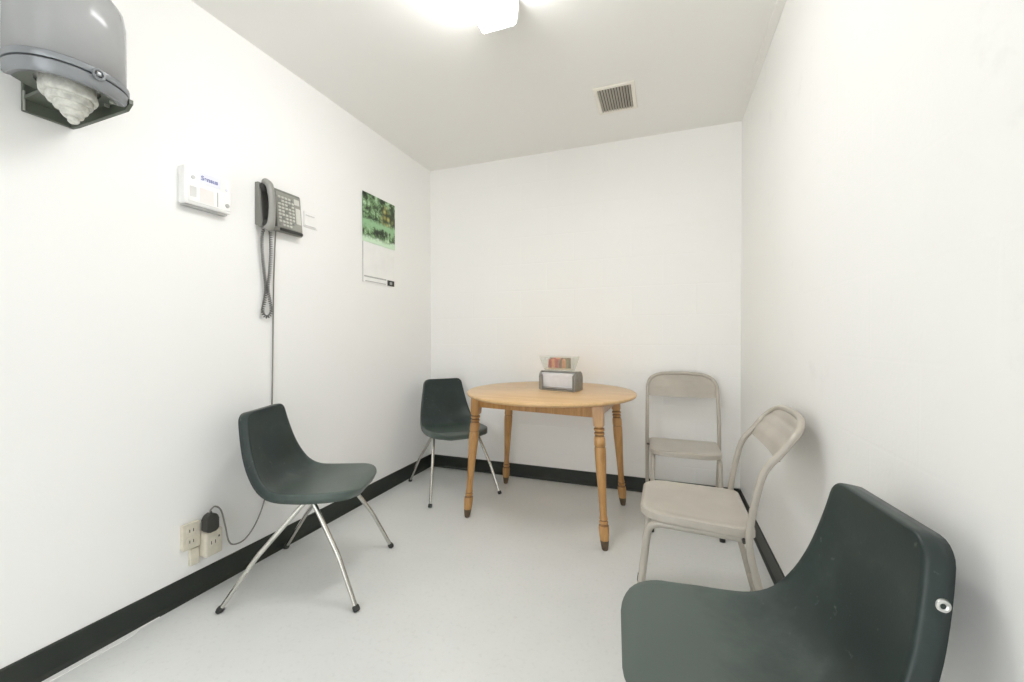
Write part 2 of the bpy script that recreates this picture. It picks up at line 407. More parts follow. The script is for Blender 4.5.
# ------------------------------------------------------------------ plastic shell chairs
EDGE = [(-.229, .751), (-.220, .694), (-.206, .630), (-.190, .575), (-.166, .520), (-.132, .472), (-.088, .447), (-.02, .441), (.07, .442), (.148, .445), (.195, .441), (.221, .428)]
WID = [(0, .136), (.35, .197), (.50, .203), (.70, .190)]
def interp(tab, x, lin=False):
    if x <= tab[0][0]: return tab[0][1]
    for (a, va), (b, vb) in zip(tab, tab[1:]):
        if x <= b:
            k = (x - a) / (b - a); k = k if lin else k * k * (3 - 2 * k); return va + (vb - va) * k
    return tab[-1][1]
def shell_bm():
    path = catmull([(u, 0, z) for u, z in EDGE], 24)
    L = [0]
    for a, b in zip(path, path[1:]): L.append(L[-1] + (b - a).length)
    tot = L[-1]
    def at(s):
        for i in range(len(L) - 1):
            if s <= L[i + 1] or i == len(L) - 2:
                k = (s - L[i]) / max(1e-9, L[i + 1] - L[i]); p = path[i].lerp(path[i + 1], min(1, max(0, k)))
                tg = (path[i + 1] - path[i]).normalized(); return p, tg
    # rows denser at both ends
    ss = [0, .002, .006, .012, .020, .030, .042]
    m = 30; e0 = .042; e1 = tot - .105
    ss += [e0 + (e1 - e0) * (k + 1) / m for k in range(m)]
    ss += [tot - d for d in (.092, .078, .064, .050, .037, .025, .015, .008, .003, 0)]
    nt_ = 20; bm = bmesh.new(); rows = []; nor = []
    for s in ss:
        p, tg = at(s); n = Vector((-tg.z, 0, tg.x)); n = n if n.z >= 0 or n.x > 0 else -n
        if n.x < 0 and n.z < .2: n = -n
        w = interp(WID, s / tot * .70, True)
        rc, rf = .030, .110
        if s < rc: w -= rc - math.sqrt(max(0, rc * rc - (rc - s) ** 2))
        d = tot - s
        if d < rf: w -= (rf - math.sqrt(max(0, rf * rf - (rf - d) ** 2))) * .95
        f = s / tot
        dish = .017 * math.sin(PI * min(1, max(0, f * 1.02))) ** .7
        dish += .010 * math.exp(-((f - .42) / .12) ** 2)
        row = []
        for j in range(nt_ + 1):
            q = -1 + 2 * j / nt_; q = math.sin(q * PI / 2) * .35 + q * .65
            row.append(bm.verts.new(p - n * dish * (1 - abs(q) ** 2.4) + Vector((0, w * q, 0))))
        rows.append(row); nor.append(n)
    for a, b in zip(rows, rows[1:]):
        for j in range(nt_): bm.faces.new((a[j], b[j], b[j + 1], a[j + 1]))
    # rolled rim: walk the perimeter
    per = [(rows[0][j], nor[0]) for j in range(nt_ + 1)] + [(rows[i][nt_], nor[i]) for i in range(1, len(rows))] + \
          [(rows[-1][j], nor[-1]) for j in range(nt_ - 1, -1, -1)] + [(rows[i][0], nor[i]) for i in range(len(rows) - 2, 0, -1)]
    np_ = len(per); co = [v.co.copy() for v, _ in per]
    prev = [v for v, _ in per]
    outd = []
    for i in range(np_):
        tg = (co[(i + 2) % np_] - co[i - 2]).normalized(); o = tg.cross(per[i][1])
        c = Vector((co[i].x * .0, 0, 0))
        outd.append(o.normalized())
    # make outward
    mid = sum(co, Vector()) / np_
    if sum(outd[i].y * (1 if co[i].y > 0 else -1) for i in range(np_)) < 0: outd = [-o for o in outd]
    for off, dn in ((.0022, .0008), (.0038, .0030), (.0046, .0075), (.0050, .020), (.0046, .038)):
        ring = []
        for i in range(np_):
            ring.append(bm.verts.new(co[i] + outd[i] * off - per[i][1] * dn))
        for i in range(np_):
            bm.faces.new((prev[i], prev[(i + 1) % np_], ring[(i + 1) % np_], ring[i]))
        prev = ring
    return bm
def make_shell_chair(label, group):
    t = thing('shell_chair', label, 'chair', group=group)
    bm = shell_bm()
    bmesh.ops.recalc_face_normals(bm, faces=bm.faces)
    me_up = sum(f.normal.z * f.calc_area() for f in bm.faces)
    if me_up < 0: bmesh.ops.reverse_faces(bm, faces=bm.faces)
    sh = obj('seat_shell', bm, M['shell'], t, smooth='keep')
    so = sh.modifiers.new('solid', 'SOLIDIFY'); so.thickness = .004; so.offset = -1
    r = .0108
    for s in (-1, 1):
        for k in (1, -1):
            top = Vector((.028 + k * .016, s * .150, .398)); knee = Vector((.028 + k * .022, s * .158, .386)); foot = Vector((.252 if k > 0 else -.278, s * .242, .005))
            midp = knee.lerp(foot, .52) + Vector((k * .012, s * .003, .008))
            p = catmull(fillet([top, knee, midp, foot], .03, 5), 3)
            n = len(p); rr = [r * (1 - .18 * i / (n - 1)) for i in range(n)]
            lg = obj('leg', TB(p, rr, seg=14), M['chrome'], t, True)
            d = (foot - midp).normalized()
            a = foot - d * .018; e = foot + d * .004
            bm = TB([a, a + d * .004, foot - d * .002, e], [.0105, .0128, .0136, .0115], seg=14)
            bm.transform(Matrix.Translation((0, 0, 0)))
            for v in bm.verts: v.co.z = max(v.co.z, 0.0)
            fc = obj('foot_cap', bm, M['rubber'], lg, True); fc['label'] = 'dark rubber foot cap'
    for k in (1, -1):
        x = .028 + k * .016
        obj('crossbar', TB(fillet([(x, -.150, .3975), (x, -.135, .4015), (x, .135, .4015), (x, .150, .3975)], .02), r * .95, seg=12), M['chrome'], t, True)
    bm = bmesh.new(); box(bm, -.02, .075, -.155, -.125, .402, .412, bev=.003); 
    obj('mounting_plate', bm, M['steel_dark'], t)
    bm = bmesh.new(); box(bm, -.02, .075, .125, .155, .402, .412, bev=.003)
    obj('mounting_plate', bm, M['steel_dark'], t)
    return t
SG = 'dark green plastic shell chairs'
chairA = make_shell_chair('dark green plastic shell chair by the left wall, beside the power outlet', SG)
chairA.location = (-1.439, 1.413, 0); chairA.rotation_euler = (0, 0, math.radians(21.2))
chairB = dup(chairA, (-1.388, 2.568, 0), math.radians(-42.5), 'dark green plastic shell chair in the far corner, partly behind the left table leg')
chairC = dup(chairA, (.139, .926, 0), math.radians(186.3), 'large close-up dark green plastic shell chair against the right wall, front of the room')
shC = [c for c in chairC.children if c.name.startswith('seat_shell')][0]
bm = bmesh.new(); lathe(bm, [(.0040, -.004), (.0040, .0016), (.0060, .0030), (.0095, .0024), (.0112, -.001), (.0112, -.004)], 24)
bm.transform(Matrix.Translation((-.240, .1555, .662)) @ Matrix.Rotation(-PI / 2, 4, 'X'))
obj('grommet', bm, M['grommet'], shC, True)['label'] = 'bright steel grommet in the rim'

# ------------------------------------------------------------------ folding chairs
def make_folding_chair(label, group, drop=0.0, seat_z=.434):
    t = thing('folding_chair', label, 'folding chair', group=group)
    V = .205
    side = [(-.247, .012), (-.150, .405), (-.168, .53), (-.194, .645), (-.262, .752)]
    def sd(s): return [Vector((u, s * V, z)) for u, z in side]
    top = [Vector((-.297, s * (V - .012), .795)) for s in (-1, 1)]
    path = sd(-1) + [Vector((-.318, -V + .05, .822)), Vector((-.324, 0, .830)), Vector((-.318, V - .05, .822))] + sd(1)[::-1]
    # smooth only the arch; keep the knees softly bent
    a = fillet(sd(-1)[:4] + [Vector((-.262, -V, .752))], .06, 5)
    arch = catmull([Vector((-.240, -V, .718)), Vector((-.268, -V + .002, .762)), Vector((-.296, -V + .022, .800)), Vector((-.312, -V + .072, .824)), Vector((-.318, -V + .13, .831)), Vector((-.319, 0, .833)),
                    Vector((-.318, V - .13, .831)), Vector((-.312, V - .072, .824)), Vector((-.296, V - .022, .800)), Vector((-.268, V - .002, .762)), Vector((-.240, V, .718))], 5)
    for v in arch: v.z -= drop * max(0, v.z - .56) / .27
    left = fillet([Vector((u, -V, z)) for u, z in side[:4]] + [Vector((-.240, -V, .718 - drop * .585))], .07, 6)
    right = [Vector((v.x, -v.y, v.z)) for v in left][::-1]
    path = left[:-1] + arch + right[1:]
    bf = obj('back_frame', TB(path, .0112, seg=14), M['beige'], t, True)
    for s in (-1, 1):
        bm = TB([(-.2405, s * V, .036), (-.245, s * V, .02), (-.2495, s * V, .0)], [.0125, .0138, .0132], seg=14)
        for v in bm.verts: v.co.z = max(v.co.z, 0)
        o = obj('foot_cap', bm, M['rubber'], bf, True); o['label'] = 'dark rubber foot cap'
    # curved sheet-metal back panel held inside the arch
    bm = bmesh.new(); rows = []; nr, nc = 12, 24
    for i in range(nr + 1):
        f = i / nr
        z = .693 + (.829 - .693) * f
        u = interp([(.645, -.194), (.718, -.240), (.762, -.268), (.800, -.296), (.824, -.312), (.833, -.319)], z)
        # half width inside the arch at this height
        hwid = interp([(.60, V), (.735, V), (.762, V - .002), (.800, V - .022), (.824, V - .072), (.831, V - .13), (.833, .03)], z)
        row = []
        for j in range(nc + 1):
            q = -1 + 2 * j / nc
            row.append(bm.verts.new((u - .014 * (1 - q * q) * min(1, (1 - f) * 2.2 + .05), hwid * q, z - drop * max(0, z - .56) / .27 - (.006 * (1 - q * q) if i == 0 else 0))))
        rows.append(row)
    lip = [bm.verts.new(v.co + Vector((-.012, 0, -.001))) for v in rows[0]]
    for a_, b_ in zip([lip] + rows, rows):
        for j in range(nc): bm.faces.new((a_[j], a_[j + 1], b_[j + 1], b_[j]))
    o = obj('back_panel', bm, M['beige'], t, True)
    so = o.modifiers.new('solid', 'SOLIDIFY'); so.thickness = .0022; so.offset = 0
    # seat pan: flat top, rounded front corners, rolled apron
    outl = rrect(-.180, .182, -.188, .188, [.085, .085, .03, .03], 8)
    # taper: a little wider at the rear
    outl = [(x, y * (1.03 - .16 * (x + .18))) for x, y in outl]
    cx = 0
    def inset(k): return [(x - (1 if x > 0 else -1) * min(abs(x), k), y - (1 if y > 0 else -1) * min(abs(y), k)) for x, y in outl]
    bm = bmesh.new(); rings = []
    def zt(x): return seat_z + .010 * (x + .18) / .36
    for k, dz in ((.09, -.006), (.05, -.006), (.030, -.004), (.012, 0), (.005, -.001), (.001, -.0045), (0, -.010), (0, -.028), (.004, -.030)):
        rings.append([bm.verts.new((x, y, zt(x) + dz)) for x, y in inset(k)])
    n = len(outl)
    bm.faces.new(rings[0])
    for a_, b_ in zip(rings, rings[1:]):
        for i in range(n): bm.faces.new((a_[i], a_[(i + 1) % n], b_[(i + 1) % n], b_[i]))
    bm.faces.new([bm.verts.new(v.co + Vector((0, 0, .018))) for v in rings[-1]][::-1])
    o = obj('seat', bm, M['beige'], t, True)
    # front legs: bent tubes that run back under the seat to the pivots
    for s in (-1, 1):
        p = fillet([(-.142, s * .178, seat_z - .036), (.02, s * .172, seat_z - .033), (.150, s * .168, seat_z - .031), (.196, s * .175, .012)], .045, 8)
        lg = obj('leg', TB(p, .0125, seg=14), M['beige'], t, True); lg['label'] = 'bent front leg'
        bm = TB([(.1932, s * .1746, .036), (.1951, s * .1749, .02), (.1974, s * .1753, 0)], [.0138, .0148, .014], seg=14)
        for v in bm.verts: v.co.z = max(v.co.z, 0)
        fc = obj('foot_cap', bm, M['rubber'], lg, True); fc['label'] = 'dark rubber foot cap'
        obj('pivot_bolt', TB([(-.142, s * .170, seat_z - .036), (-.142, s * .207, seat_z - .036)], .006, seg=10), M['steel_dark'], t, True)
    obj('rung', TB([(.182, -.172, .13), (.182, .172, .13)], .007, seg=10), M['beige'], t, True)
    obj('rung', TB([(-.224, -V, .105), (-.224, V, .105)], .007, seg=10), M['beige'], t, True)
    return t
FG = 'beige metal folding chairs'
f1 = make_folding_chair('beige metal folding chair facing forward against the back wall, right of the table', FG)
f1.location = (.114, 2.568, 0); f1.rotation_euler = (0, 0, math.radians(-89))
f2 = make_folding_chair('beige metal folding chair turned sideways with its back close to the right wall', FG, .028, .445)
f2.location = (.105, 1.690, 0); f2.rotation_euler = (0, 0, math.radians(179.6))

# ------------------------------------------------------------------ table
TCX, TCY, TZ = -.648, 2.432, .742
t = thing('round_table', 'round honey-coloured wooden table with four turned legs', 'table', (TCX, TCY, 0))
bm = bmesh.new(); R = .508
lathe(bm, [(R - .030, TZ - .024), (R - .012, TZ - .0225), (R - .004, TZ - .018), (R, TZ - .011), (R - .002, TZ - .004), (R - .008, TZ)], 96)
obj('tabletop', bm, M['wood_top'], t, True)
feet = [(-1.089, 2.18), (-.271, 2.08), (-.237, 2.68), (-1.077, 2.785)]
tops = []
for fx, fy in feet:
    lx, ly = fx - TCX, fy - TCY
    tx, ty = lx * .885, ly * .86
    tops.append((tx, ty))
for (fx, fy), (tx, ty) in zip(feet, tops):
    lx, ly = fx - TCX, fy - TCY
    zt = TZ - .024
    P = [(.010, 0), (.0125, .004), (.0150, .02), (.0185, .05), (.0205, .075), (.0215, .105), (.0200, .120), (.0165, .126), (.0155, .129), (.0185, .133), (.0185, .139), (.0150, .143), (.0150, .147), (.0175, .151), (.0160, .158),
         (.0145, .172), (.0150, .22), (.0175, .30), (.0205, .38), (.0228, .44), (.0235, .475), (.0232, .500), (.0215, .508), (.0215, .511), (.0235, .516), (.0232, .548), (.0205, .560), (.0175, .566), (.0215, .570), (.0215, .578), (.0175, .582), (.0175, .585), (.0225, .590), (.0225, .598), (.0175, .604), (.0190, .612)]
    dark_z = [(.122, .130), (.143, .149), (.506, .513), (.563, .569), (.579, .587), (.600, .607)]
    mats = []
    for (r0, z0), (r1, z1) in zip(P, P[1:]):
        zm = (z0 + z1) / 2
        mats.append(2 if zm < .048 else (1 if any(a <= zm <= b for a, b in dark_z) else 0))
    bm = bmesh.new(); ax = ((tx - lx) / zt, (ty - ly) / zt)
    P = [(r0 * 1.22, z0) for r0, z0 in P]
    lathe(bm, P, 24, axis=ax, mats=mats)
    # square block at the head of the leg
    r0 = bmesh.ops.create_cube(bm, size=1); zc0, zc1 = .608, zt
    for v in r0['verts']:
        zz = zc0 if v.co.z < 0 else zc1; k = .050 if v.co.z < 0 else .058
        v.co = Vector((ax[0] * zz + v.co.x * k, ax[1] * zz + v.co.y * k, zz))
    es = list(set(e for v in r0['verts'] for e in v.link_edges)); bmesh.ops.bevel(bm, geom=es, offset=.005, segments=2, affect='EDGES')
    bm.transform(Matrix.Translation((lx, ly, 0)))
    obj('leg', bm, [M['wood_leg'], M['wood_groove'], M['wood_foot']], t, True)
for i in range(4):
    a = Vector(tops[i]); b = Vector(tops[(i + 1) % 4]); d = (b - a); L = d.length; ang = math.atan2(d.y, d.x)
    bm = bmesh.new(); box(bm, .018, L - .018, -.010, .010, TZ - .024 - .066, TZ - .024, bev=.002)
    bm.transform(Matrix.Translation((a.x, a.y, 0)) @ Matrix.Rotation(ang, 4, 'Z'))
    o = obj('apron', bm, M['wood_leg'], t)
    if i == 0:
        bm = bmesh.new(); lathe(bm, [(.004, 0), (.005, .006), (.0095, .010), (.011, .016), (.008, .020)], 16)
        bm.transform(Matrix.Translation((a.x, a.y, 0)) @ Matrix.Rotation(ang, 4, 'Z') @ Matrix.Translation((L * .47, -.010, TZ - .052)) @ Matrix.Rotation(PI / 2, 4, 'X'))
        obj('knob', bm, M['wood_groove'], o, True)['label'] = 'small dark round knob'

# ------------------------------------------------------------------ napkin dispenser and sauce tray
NX, NY, NR = -.592, 2.468, math.radians(-14)
t = thing('napkin_dispenser', 'dull chrome napkin dispenser full of white napkins on the table', 'napkin dispenser', (NX, NY, TZ), NR)
w, d, h = .118, .056, .118
def endprof(k=0):
    return [(-d + k, .004), (d - k, .004), (d - k, h - .034), (d - k - .008, h - .014), (d - k - .026, h - k), (-d + k + .026, h - k), (-d + k + .008, h - .014), (-d + k, h - .034)]
for s in (-1, 1):
    bm = bmesh.new(); prism(bm, endprof(), s * w - .005, s * w + .005, 'x', bev=.002)
    obj('end_plate', bm, M['napkin_chrome'], t)
bm = bmesh.new(); box(bm, -w + .005, w - .005, -d + .026, d - .026, h - .008, h - .001, bev=.002); box(bm, -w + .005, w - .005, -d - .001, d + .001, 0, .010, bev=.002)
obj('body_frame', bm, M['napkin_chrome'], t)
for s in (-1, 1):
    bm = bmesh.new(); box(bm, -w + .006, -w + .022, s * d - .003, s * d + .003, .010, h - .022, bev=.001); box(bm, w - .012, w - .006, s * d - .003, s * d + .003, .010, h - .022, bev=.001); box(bm, -w + .022, w - .012, s * d - .003, s * d + .003, .018, .022, bev=.001)
    obj('face_frame', bm, M['napkin_chrome'], t)
st = thing('napkin_stack', 'stack of white paper napkins inside the chrome dispenser', 'napkins', (NX, NY, TZ), NR)
rnd = random.Random(5)
bm = bmesh.new()
for k in range(13):
    z0 = .012 + k * .0074; j = rnd.uniform(0, .003)
    box(bm, -w + .008 + j, w - .008 - j, -d + .007 + rnd.uniform(0, .004), d - .007, z0, z0 + .0066, bev=.0015, seg=1)
obj('napkin_fold', bm, M['napkin_paper'], st)
# clear flared tray standing on the dispenser
tz = TZ + h + .001
t = thing('condiment_tray', 'clear plastic flared tray standing on top of the napkin dispenser', 'tray', (NX - .008, NY, tz), NR)
bm = bmesh.new()
def ring(a, b, z): return [bm.verts.new(p) for p in ((-a, -b, z), (a, -b, z), (a, b, z), (-a, b, z))]
q = [ring(.088, .038, 0), ring(.088, .038, .003), ring(.112, .052, .088), ring(.1095, .0495, .088), ring(.0855, .0355, .0055)]
bm.faces.new(q[0])
for a, b in zip(q, q[1:]):
    for i in range(4): bm.faces.new((a[i], a[(i + 1) % 4], b[(i + 1) % 4], b[i]))
bm.faces.new(q[-1])
obj('tray_body', bm, M['clear'], t)
cols = ['pk_red', 'pk_orange', 'pk_red', 'pk_brown', 'pk_orange', 'pk_olive', 'pk_brown', 'pk_red', 'pk_orange', 'pk_brown', 'pk_olive', 'pk_brown']
names = {'pk_red': 'red', 'pk_orange': 'orange', 'pk_brown': 'brown', 'pk_olive': 'olive'}
def packet_bm(ww, hh, th=.0035):
    bm = bmesh.new(); nx, nz = 6, 8; fr = []; bk = []
    for i in range(nz + 1):
        for j in range(nx + 1):
            x = -ww / 2 + ww * j / nx; z = hh * i / nz
            e = min(j, nx - j) / 2; e2 = min(i, nz - i) / 2; k = min(1, e) * min(1, e2)
            fr.append(bm.verts.new((x, -.0006 - th * k, z))); bk.append(bm.verts.new((x, .0006 + th * k, z)))
    W_ = nx + 1
    for i in range(nz):
        for j in range(nx):
            a = i * W_ + j; bm.faces.new((fr[a], fr[a + 1], fr[a + W_ + 1], fr[a + W_])); bm.faces.new((bk[a], bk[a + W_], bk[a + W_ + 1], bk[a + 1]))
    for i in range(nz):
        a = i * W_; bm.faces.new((fr[a], fr[a + W_], bk[a + W_], bk[a])); a = i * W_ + nx; bm.faces.new((fr[a], bk[a], bk[a + W_], fr[a + W_]))
    for j in range(nx):
        bm.faces.new((fr[j], bk[j], bk[j + 1], fr[j + 1])); a = nz * W_ + j; bm.faces.new((fr[a], fr[a + 1], bk[a + 1], bk[a]))
    return bm
rot = Matrix.Rotation(NR, 4, 'Z')
# cream packets lie flat as a bed, coloured ones stand in two rows on them
for k in range(4):
    o = obj('condiment_packet', packet_bm(.036, .064, .004), M['pk_cream'], None, True)
    o.matrix_world = Matrix.Translation((NX - .008, NY, tz)) @ rot @ Matrix.Translation((-.063 + k * .041, .030, .0115)) @ Matrix.Rotation(PI / 2, 4, 'X')
    tag(o, 'cream condiment packet lying in the bottom of the clear tray', 'condiment packet', 'cream condiment packets')
for i, c in enumerate(cols):
    r_, k = divmod(i, 6)
    o = obj('condiment_packet', packet_bm(.0225, .054 if r_ == 0 else .062, .0035), M[c], None, True)
    o.matrix_world = Matrix.Translation((NX - .008, NY, tz)) @ rot @ Matrix.Translation((-.060 + k * .0245, -.014 + r_ * .022, .0175)) @ Matrix.Rotation(math.radians(rnd.uniform(-8, 2)), 4, 'X')
    tag(o, '%s condiment packet standing in the %s row of the clear tray' % (names[c], ('front', 'rear')[r_]), 'condiment packet', '%s condiment packets, %s row' % (names[c], ('front', 'rear')[r_]))

# ------------------------------------------------------------------ paper towel dispenser (local x out of the wall, y along it)
DX, DY = -1.622, .675
t = thing('towel_dispenser', 'round smoky grey paper towel dispenser high on the left wall', 'towel dispenser', (DX, DY, 1.780))
wx = XL - DX
RR = .126
bm = bmesh.new()
lathe(bm, [(RR - .004, .030), (RR - .004, .225), (RR - .010, .262), (RR - .030, .292), (RR - .065, .308), (.0, .312)][:-1] + [(.004, .312)], 64, cap=False)
o = obj('cover', bm, M['smoky'], t, True); o['label'] = 'smoky see-through cover'
so = o.modifiers.new('solid', 'SOLIDIFY'); so.thickness = .003
bm = bmesh.new(); lathe(bm, [(RR - .012, .024), (RR + .001, .024), (RR + .003, .028), (RR + .003, .040), (RR - .001, .043), (RR - .012, .043), (RR - .012, .024)], 64, cap=False)
obj('cover_rim', bm, M['disp_grey'], o, True)
bm = bmesh.new(); lathe(bm, [(RR - .020, -.012), (RR - .008, -.013), (RR - .002, -.006), (RR + .001, .018), (RR - .004, .0225), (RR - .020, .0225), (RR - .020, -.012)], 64, cap=False)
o = obj('base_ring', bm, M['disp_grey'], t, True)
bm = bmesh.new(); lathe(bm, [(.066, .012), (RR - .018, .012), (RR - .018, .018), (.066, .018), (.066, .012)], 64, cap=False)
obj('base_plate', bm, M['disp_green'], t, True)
for a in (20, 45, 70, 95, 340):
    aa = math.radians(a); bm = bmesh.new(); box(bm, .086, RR - .018, -.003, .003, .004, .0115); bm.transform(Matrix.Rotation(aa, 4, 'Z')); obj('base_rib', bm, M['disp_light'], t)
def squarish(o):
    for v in o.data.vertices:
        r = math.hypot(v.co.x, v.co.y)
        if r > .05:
            a_ = math.atan2(v.co.y, v.co.x); k = (abs(math.cos(a_)) ** 2.15 + abs(math.sin(a_)) ** 2.15) ** (-1 / 2.15)
            v.co.x *= k; v.co.y *= k
for c in t.children:
    if c.name.split('.')[0] == 'base_ring':      # the lower ring is open towards the wall
        bm = bmesh.new(); bm.from_mesh(c.data)
        bmesh.ops.delete(bm, geom=[v for v in bm.verts if v.co.x < -.028 or (v.co.y > 0 and v.co.x < .066)], context='VERTS'); bmesh.ops.holes_fill(bm, edges=[e for e in bm.edges if e.is_boundary]); bm.to_mesh(c.data); bm.free()
    if c.name.split('.')[0] in ('cover', 'base_ring', 'base_plate'):
        squarish(c)
        for g in c.children: squarish(g)
# bracket: back plate on the wall, side fin and web
obj('back_plate', B(wx + .001, wx + .012, -.027, .085, -.036, .25, bev=.002), M['disp_green'], t)
bm = bmesh.new(); prism(bm, [(wx + .001, -.036), (wx + .03, -.036), (.060, -.012), (.078, .006), (.078, .019), (wx + .001, .019)], .079, .089, 'y')
for v in bm.verts: v.co.y += .030 * (v.co.x - wx) / (.108 - wx)
obj('side_bracket', bm, M['disp_green'], t)
obj('edge_strip', B(wx + .012, wx + .016, -.027, -.023, -.034, .024), M['disp_light'], t)
bm = bmesh.new(); box(bm, wx + .012, -.085, -.025, .079, .0, .010)
obj('bracket_web', bm, M['disp_green'], t)
# latch on the rim
la = math.radians(4)
bm = bmesh.new(); tube(bm, [(RR + .006, .013 * math.cos(k * PI / 8), .024 + .013 * math.sin(k * PI / 8)) for k in range(16)], .0035, seg=8, closed=True); box(bm, RR - .004, RR + .008, -.006, .006, .020, .032, bev=.002)
bm.transform(Matrix.Rotation(la, 4, 'Z')); obj('latch', bm, M['disp_grey'], t, True)
# the roll inside, with loosened layers hanging out below
t = thing('paper_towel_roll', 'white paper towel roll inside the smoky dispenser, its core hanging out below', 'paper roll', (DX, DY, 1.780))
bm = bmesh.new(); lathe(bm, [(.060, .03), (.098, .03), (.101, .034), (.101, .205), (.098, .21), (.06, .21), (.06, .03)], 48, cap=False)
obj('roll', bm, M['paper'], t, True)
prof = [(.056, .032), (.060, .000), (.061, -.014), (.058, -.020), (.050, -.021), (.049, -.014), (.049, -.030), (.046, -.037), (.038, -.038), (.037, -.031), (.037, -.047), (.034, -.054), (.026, -.055), (.025, -.048), (.025, -.064), (.022, -.071), (.014, -.072), (.013, -.065), (.013, -.082), (.009, -.087), (.003, -.088)]
bm = bmesh.new(); lathe(bm, prof, 40, cap=True)
for v in bm.verts: v.co.y += .15 * max(0, -v.co.z); v.co.x -= .03 * max(0, -v.co.z)
for v in bm.verts:
    a = math.atan2(v.co.y, v.co.x); v.co.z += .0016 * math.sin(3 * a + 40 * v.co.z)
obj('hanging_core', bm, M['paper_inner'], t, True)

# ------------------------------------------------------------------ white alarm panel (local x = out of wall, y = along the wall)
py, pz = 1.165, 1.600
t = thing('alarm_panel', 'white plastic control box with blue wording on the left wall', 'control panel', (XL, py, pz))
pw, ph, pd = .094, .150, .040
obj('panel_case', B(0, pd, -pw, pw, 0, ph, bev=.006, seg=3), M['white_plastic'], t, True)
bm = bmesh.new(); box(bm, .002, pd - .010, -pw + .008, pw - .012, -.007, .001)
obj('base_lip', bm, M['print_grey'], t)
obj('door_panel', B(pd, pd + .004, -pw + .012, pw - .006, .010, .080, bev=.0015), M['white_plastic'], t)
obj('name_label', B(pd, pd + .001, -.038, .046, .094, .138), M['pale_blue'], t)
obj('instruction_label', B(pd + .004, pd + .0048, -.038, .016, .016, .074), M['pale_pink'], t)
obj('cover_strip', B(pd + .004, pd + .0048, -.076, -.052, .030, .070), M['print_pale'], t)
def cyl(x0, x1, y, z, r, seg=16):
    bm = bmesh.new(); lathe(bm, [(r, 0), (r, x1 - x0)], seg); bm.transform(Matrix.Translation((x0, y, z)) @ Matrix.Rotation(PI / 2, 4, 'Y')); return bm
obj('button', cyl(pd, pd + .004, -.062, .108, .007), M['print_pale'], t, True)
obj('button', cyl(pd + .004, pd + .008, .072, .032, .008), M['print_grey'], t, True)
obj('indicator', cyl(pd, pd + .002, .074, .100, .006), M['pale_blue'], t, True)
obj('seam', B(pd + .004, pd + .0046, .030, .0335, .016, .076), M['print_grey'], t)
cu = bpy.data.curves.new('wording', 'FONT'); cu.body = 'Sensus'; cu.size = .025; cu.extrude = .0004; cu.align_x = 'CENTER'; cu.align_y = 'CENTER'; cu.offset = .0007
to = bpy.data.objects.new('wording_source', cu); C.objects.link(to)
me = bpy.data.meshes.new_from_object(to.evaluated_get(bpy.context.evaluated_depsgraph_get())); bpy.data.objects.remove(to); bpy.data.curves.remove(cu)
me.transform(Matrix.Translation((pd + .0014, .002, .116)) @ Matrix(((0, 0, 1, 0), (1, 0, 0, 0), (0, 1, 0, 0), (0, 0, 0, 1))))
me.materials.clear(); me.materials.append(M['print_blue'])
o = bpy.data.objects.new('wording', me); C.objects.link(o); o.parent = t; o['label'] = 'blue lettering'

# ------------------------------------------------------------------ wall telephone
ty0, tz0 = 1.520, 1.588
t = thing('wall_telephone', 'grey push-button telephone hanging on the left wall', 'telephone', (XL, ty0, tz0))
bm = bmesh.new(); prism(bm, [(0, .012), (.020, 0), (.036, .0), (.040, .006), (.022, .205), (.018, .212), (0, .212)], -.122, .116, 'y', bev=.003)
# (x out, z up) prism along y
obj('phone_body', bm, M['phone_body'], t)
sl = math.atan2(-.020, .199)
def face(y0, y1, z0, z1, th=.004, lift=0):
    bm = bmesh.new(); box(bm, 0, th, y0, y1, z0, z1, bev=min(.0015, th * .4), seg=1)
    for v in bm.verts: v.co.x += .040 - .0905 * (v.co.z - .006) + lift
    return bm
obj('face_plate', face(-.030, .114, .022, .200, .0025), M['phone_face'], t)
obj('display_window', face(.072, .104, .158, .188, .003, .002), M['key'], t)
obj('directory_card', face(.078, .108, .060, .142, .003, .002), M['key'], t)
obj('lower_tray', face(-.020, .112, .004, .018, .008), M['phone_dark'], t)
for r_ in range(9):
    for c_ in range(5):
        if r_ == 0 and c_ == 4: continue
        o = obj('key', face(-.024 + c_ * .0195, -.010 + c_ * .0195, .031 + r_ * .0172, .041 + r_ * .0172, .006, .0024), M['key'] if (r_ * 3 + c_) % 7 else M['handset'], t)
obj('cradle', face(-.112, -.036, .020, .200, .004), M['phone_dark'], t)
hs = catmull([(.048, -.092, -.006), (.064, -.090, .012), (.068, -.087, .06), (.069, -.086, .105), (.066, -.087, .150), (.056, -.090, .200), (.036, -.092, .216)], 6)
n = len(hs); bm = bmesh.new()
rr = [(.017 + .007 * abs(2 * i / (n - 1) - 1) ** 2) for i in range(n)]
tube(bm, hs, rr, seg=16, sx=.72)
obj('handset', bm, M['handset'], t, True)
for z in (.012, .192):
    bm = bmesh.new(); lathe(bm, [(.024, 0), (.026, .004), (.024, .012), (.018, .018)], 20); bm.transform(Matrix.Translation((.038 - .0905 * z + .002, -.090, z)) @ Matrix.Rotation(PI / 2, 4, 'Y')); obj('ear_cup' if z > .1 else 'mouth_cup', bm, M['phone_dark'], t, True)
# coiled handset cord: hanging loop
p = catmull([(.040, -.108, -.010), (.026, -.106, -.05), (.022, -.100, -.13), (.020, -.090, -.21), (.018, -.080, -.29), (.018, -.090, -.36), (.018, -.0975, -.395), (.018, -.092, -.416), (.018, -.077, -.424), (.018, -.060, -.416), (.018, -.052, -.395), (.020, -.058, -.36), (.024, -.074, -.29), (.028, -.068, -.21), (.028, -.062, -.13), (.026, -.060, -.05), (.022, -.060, .004)], 22)
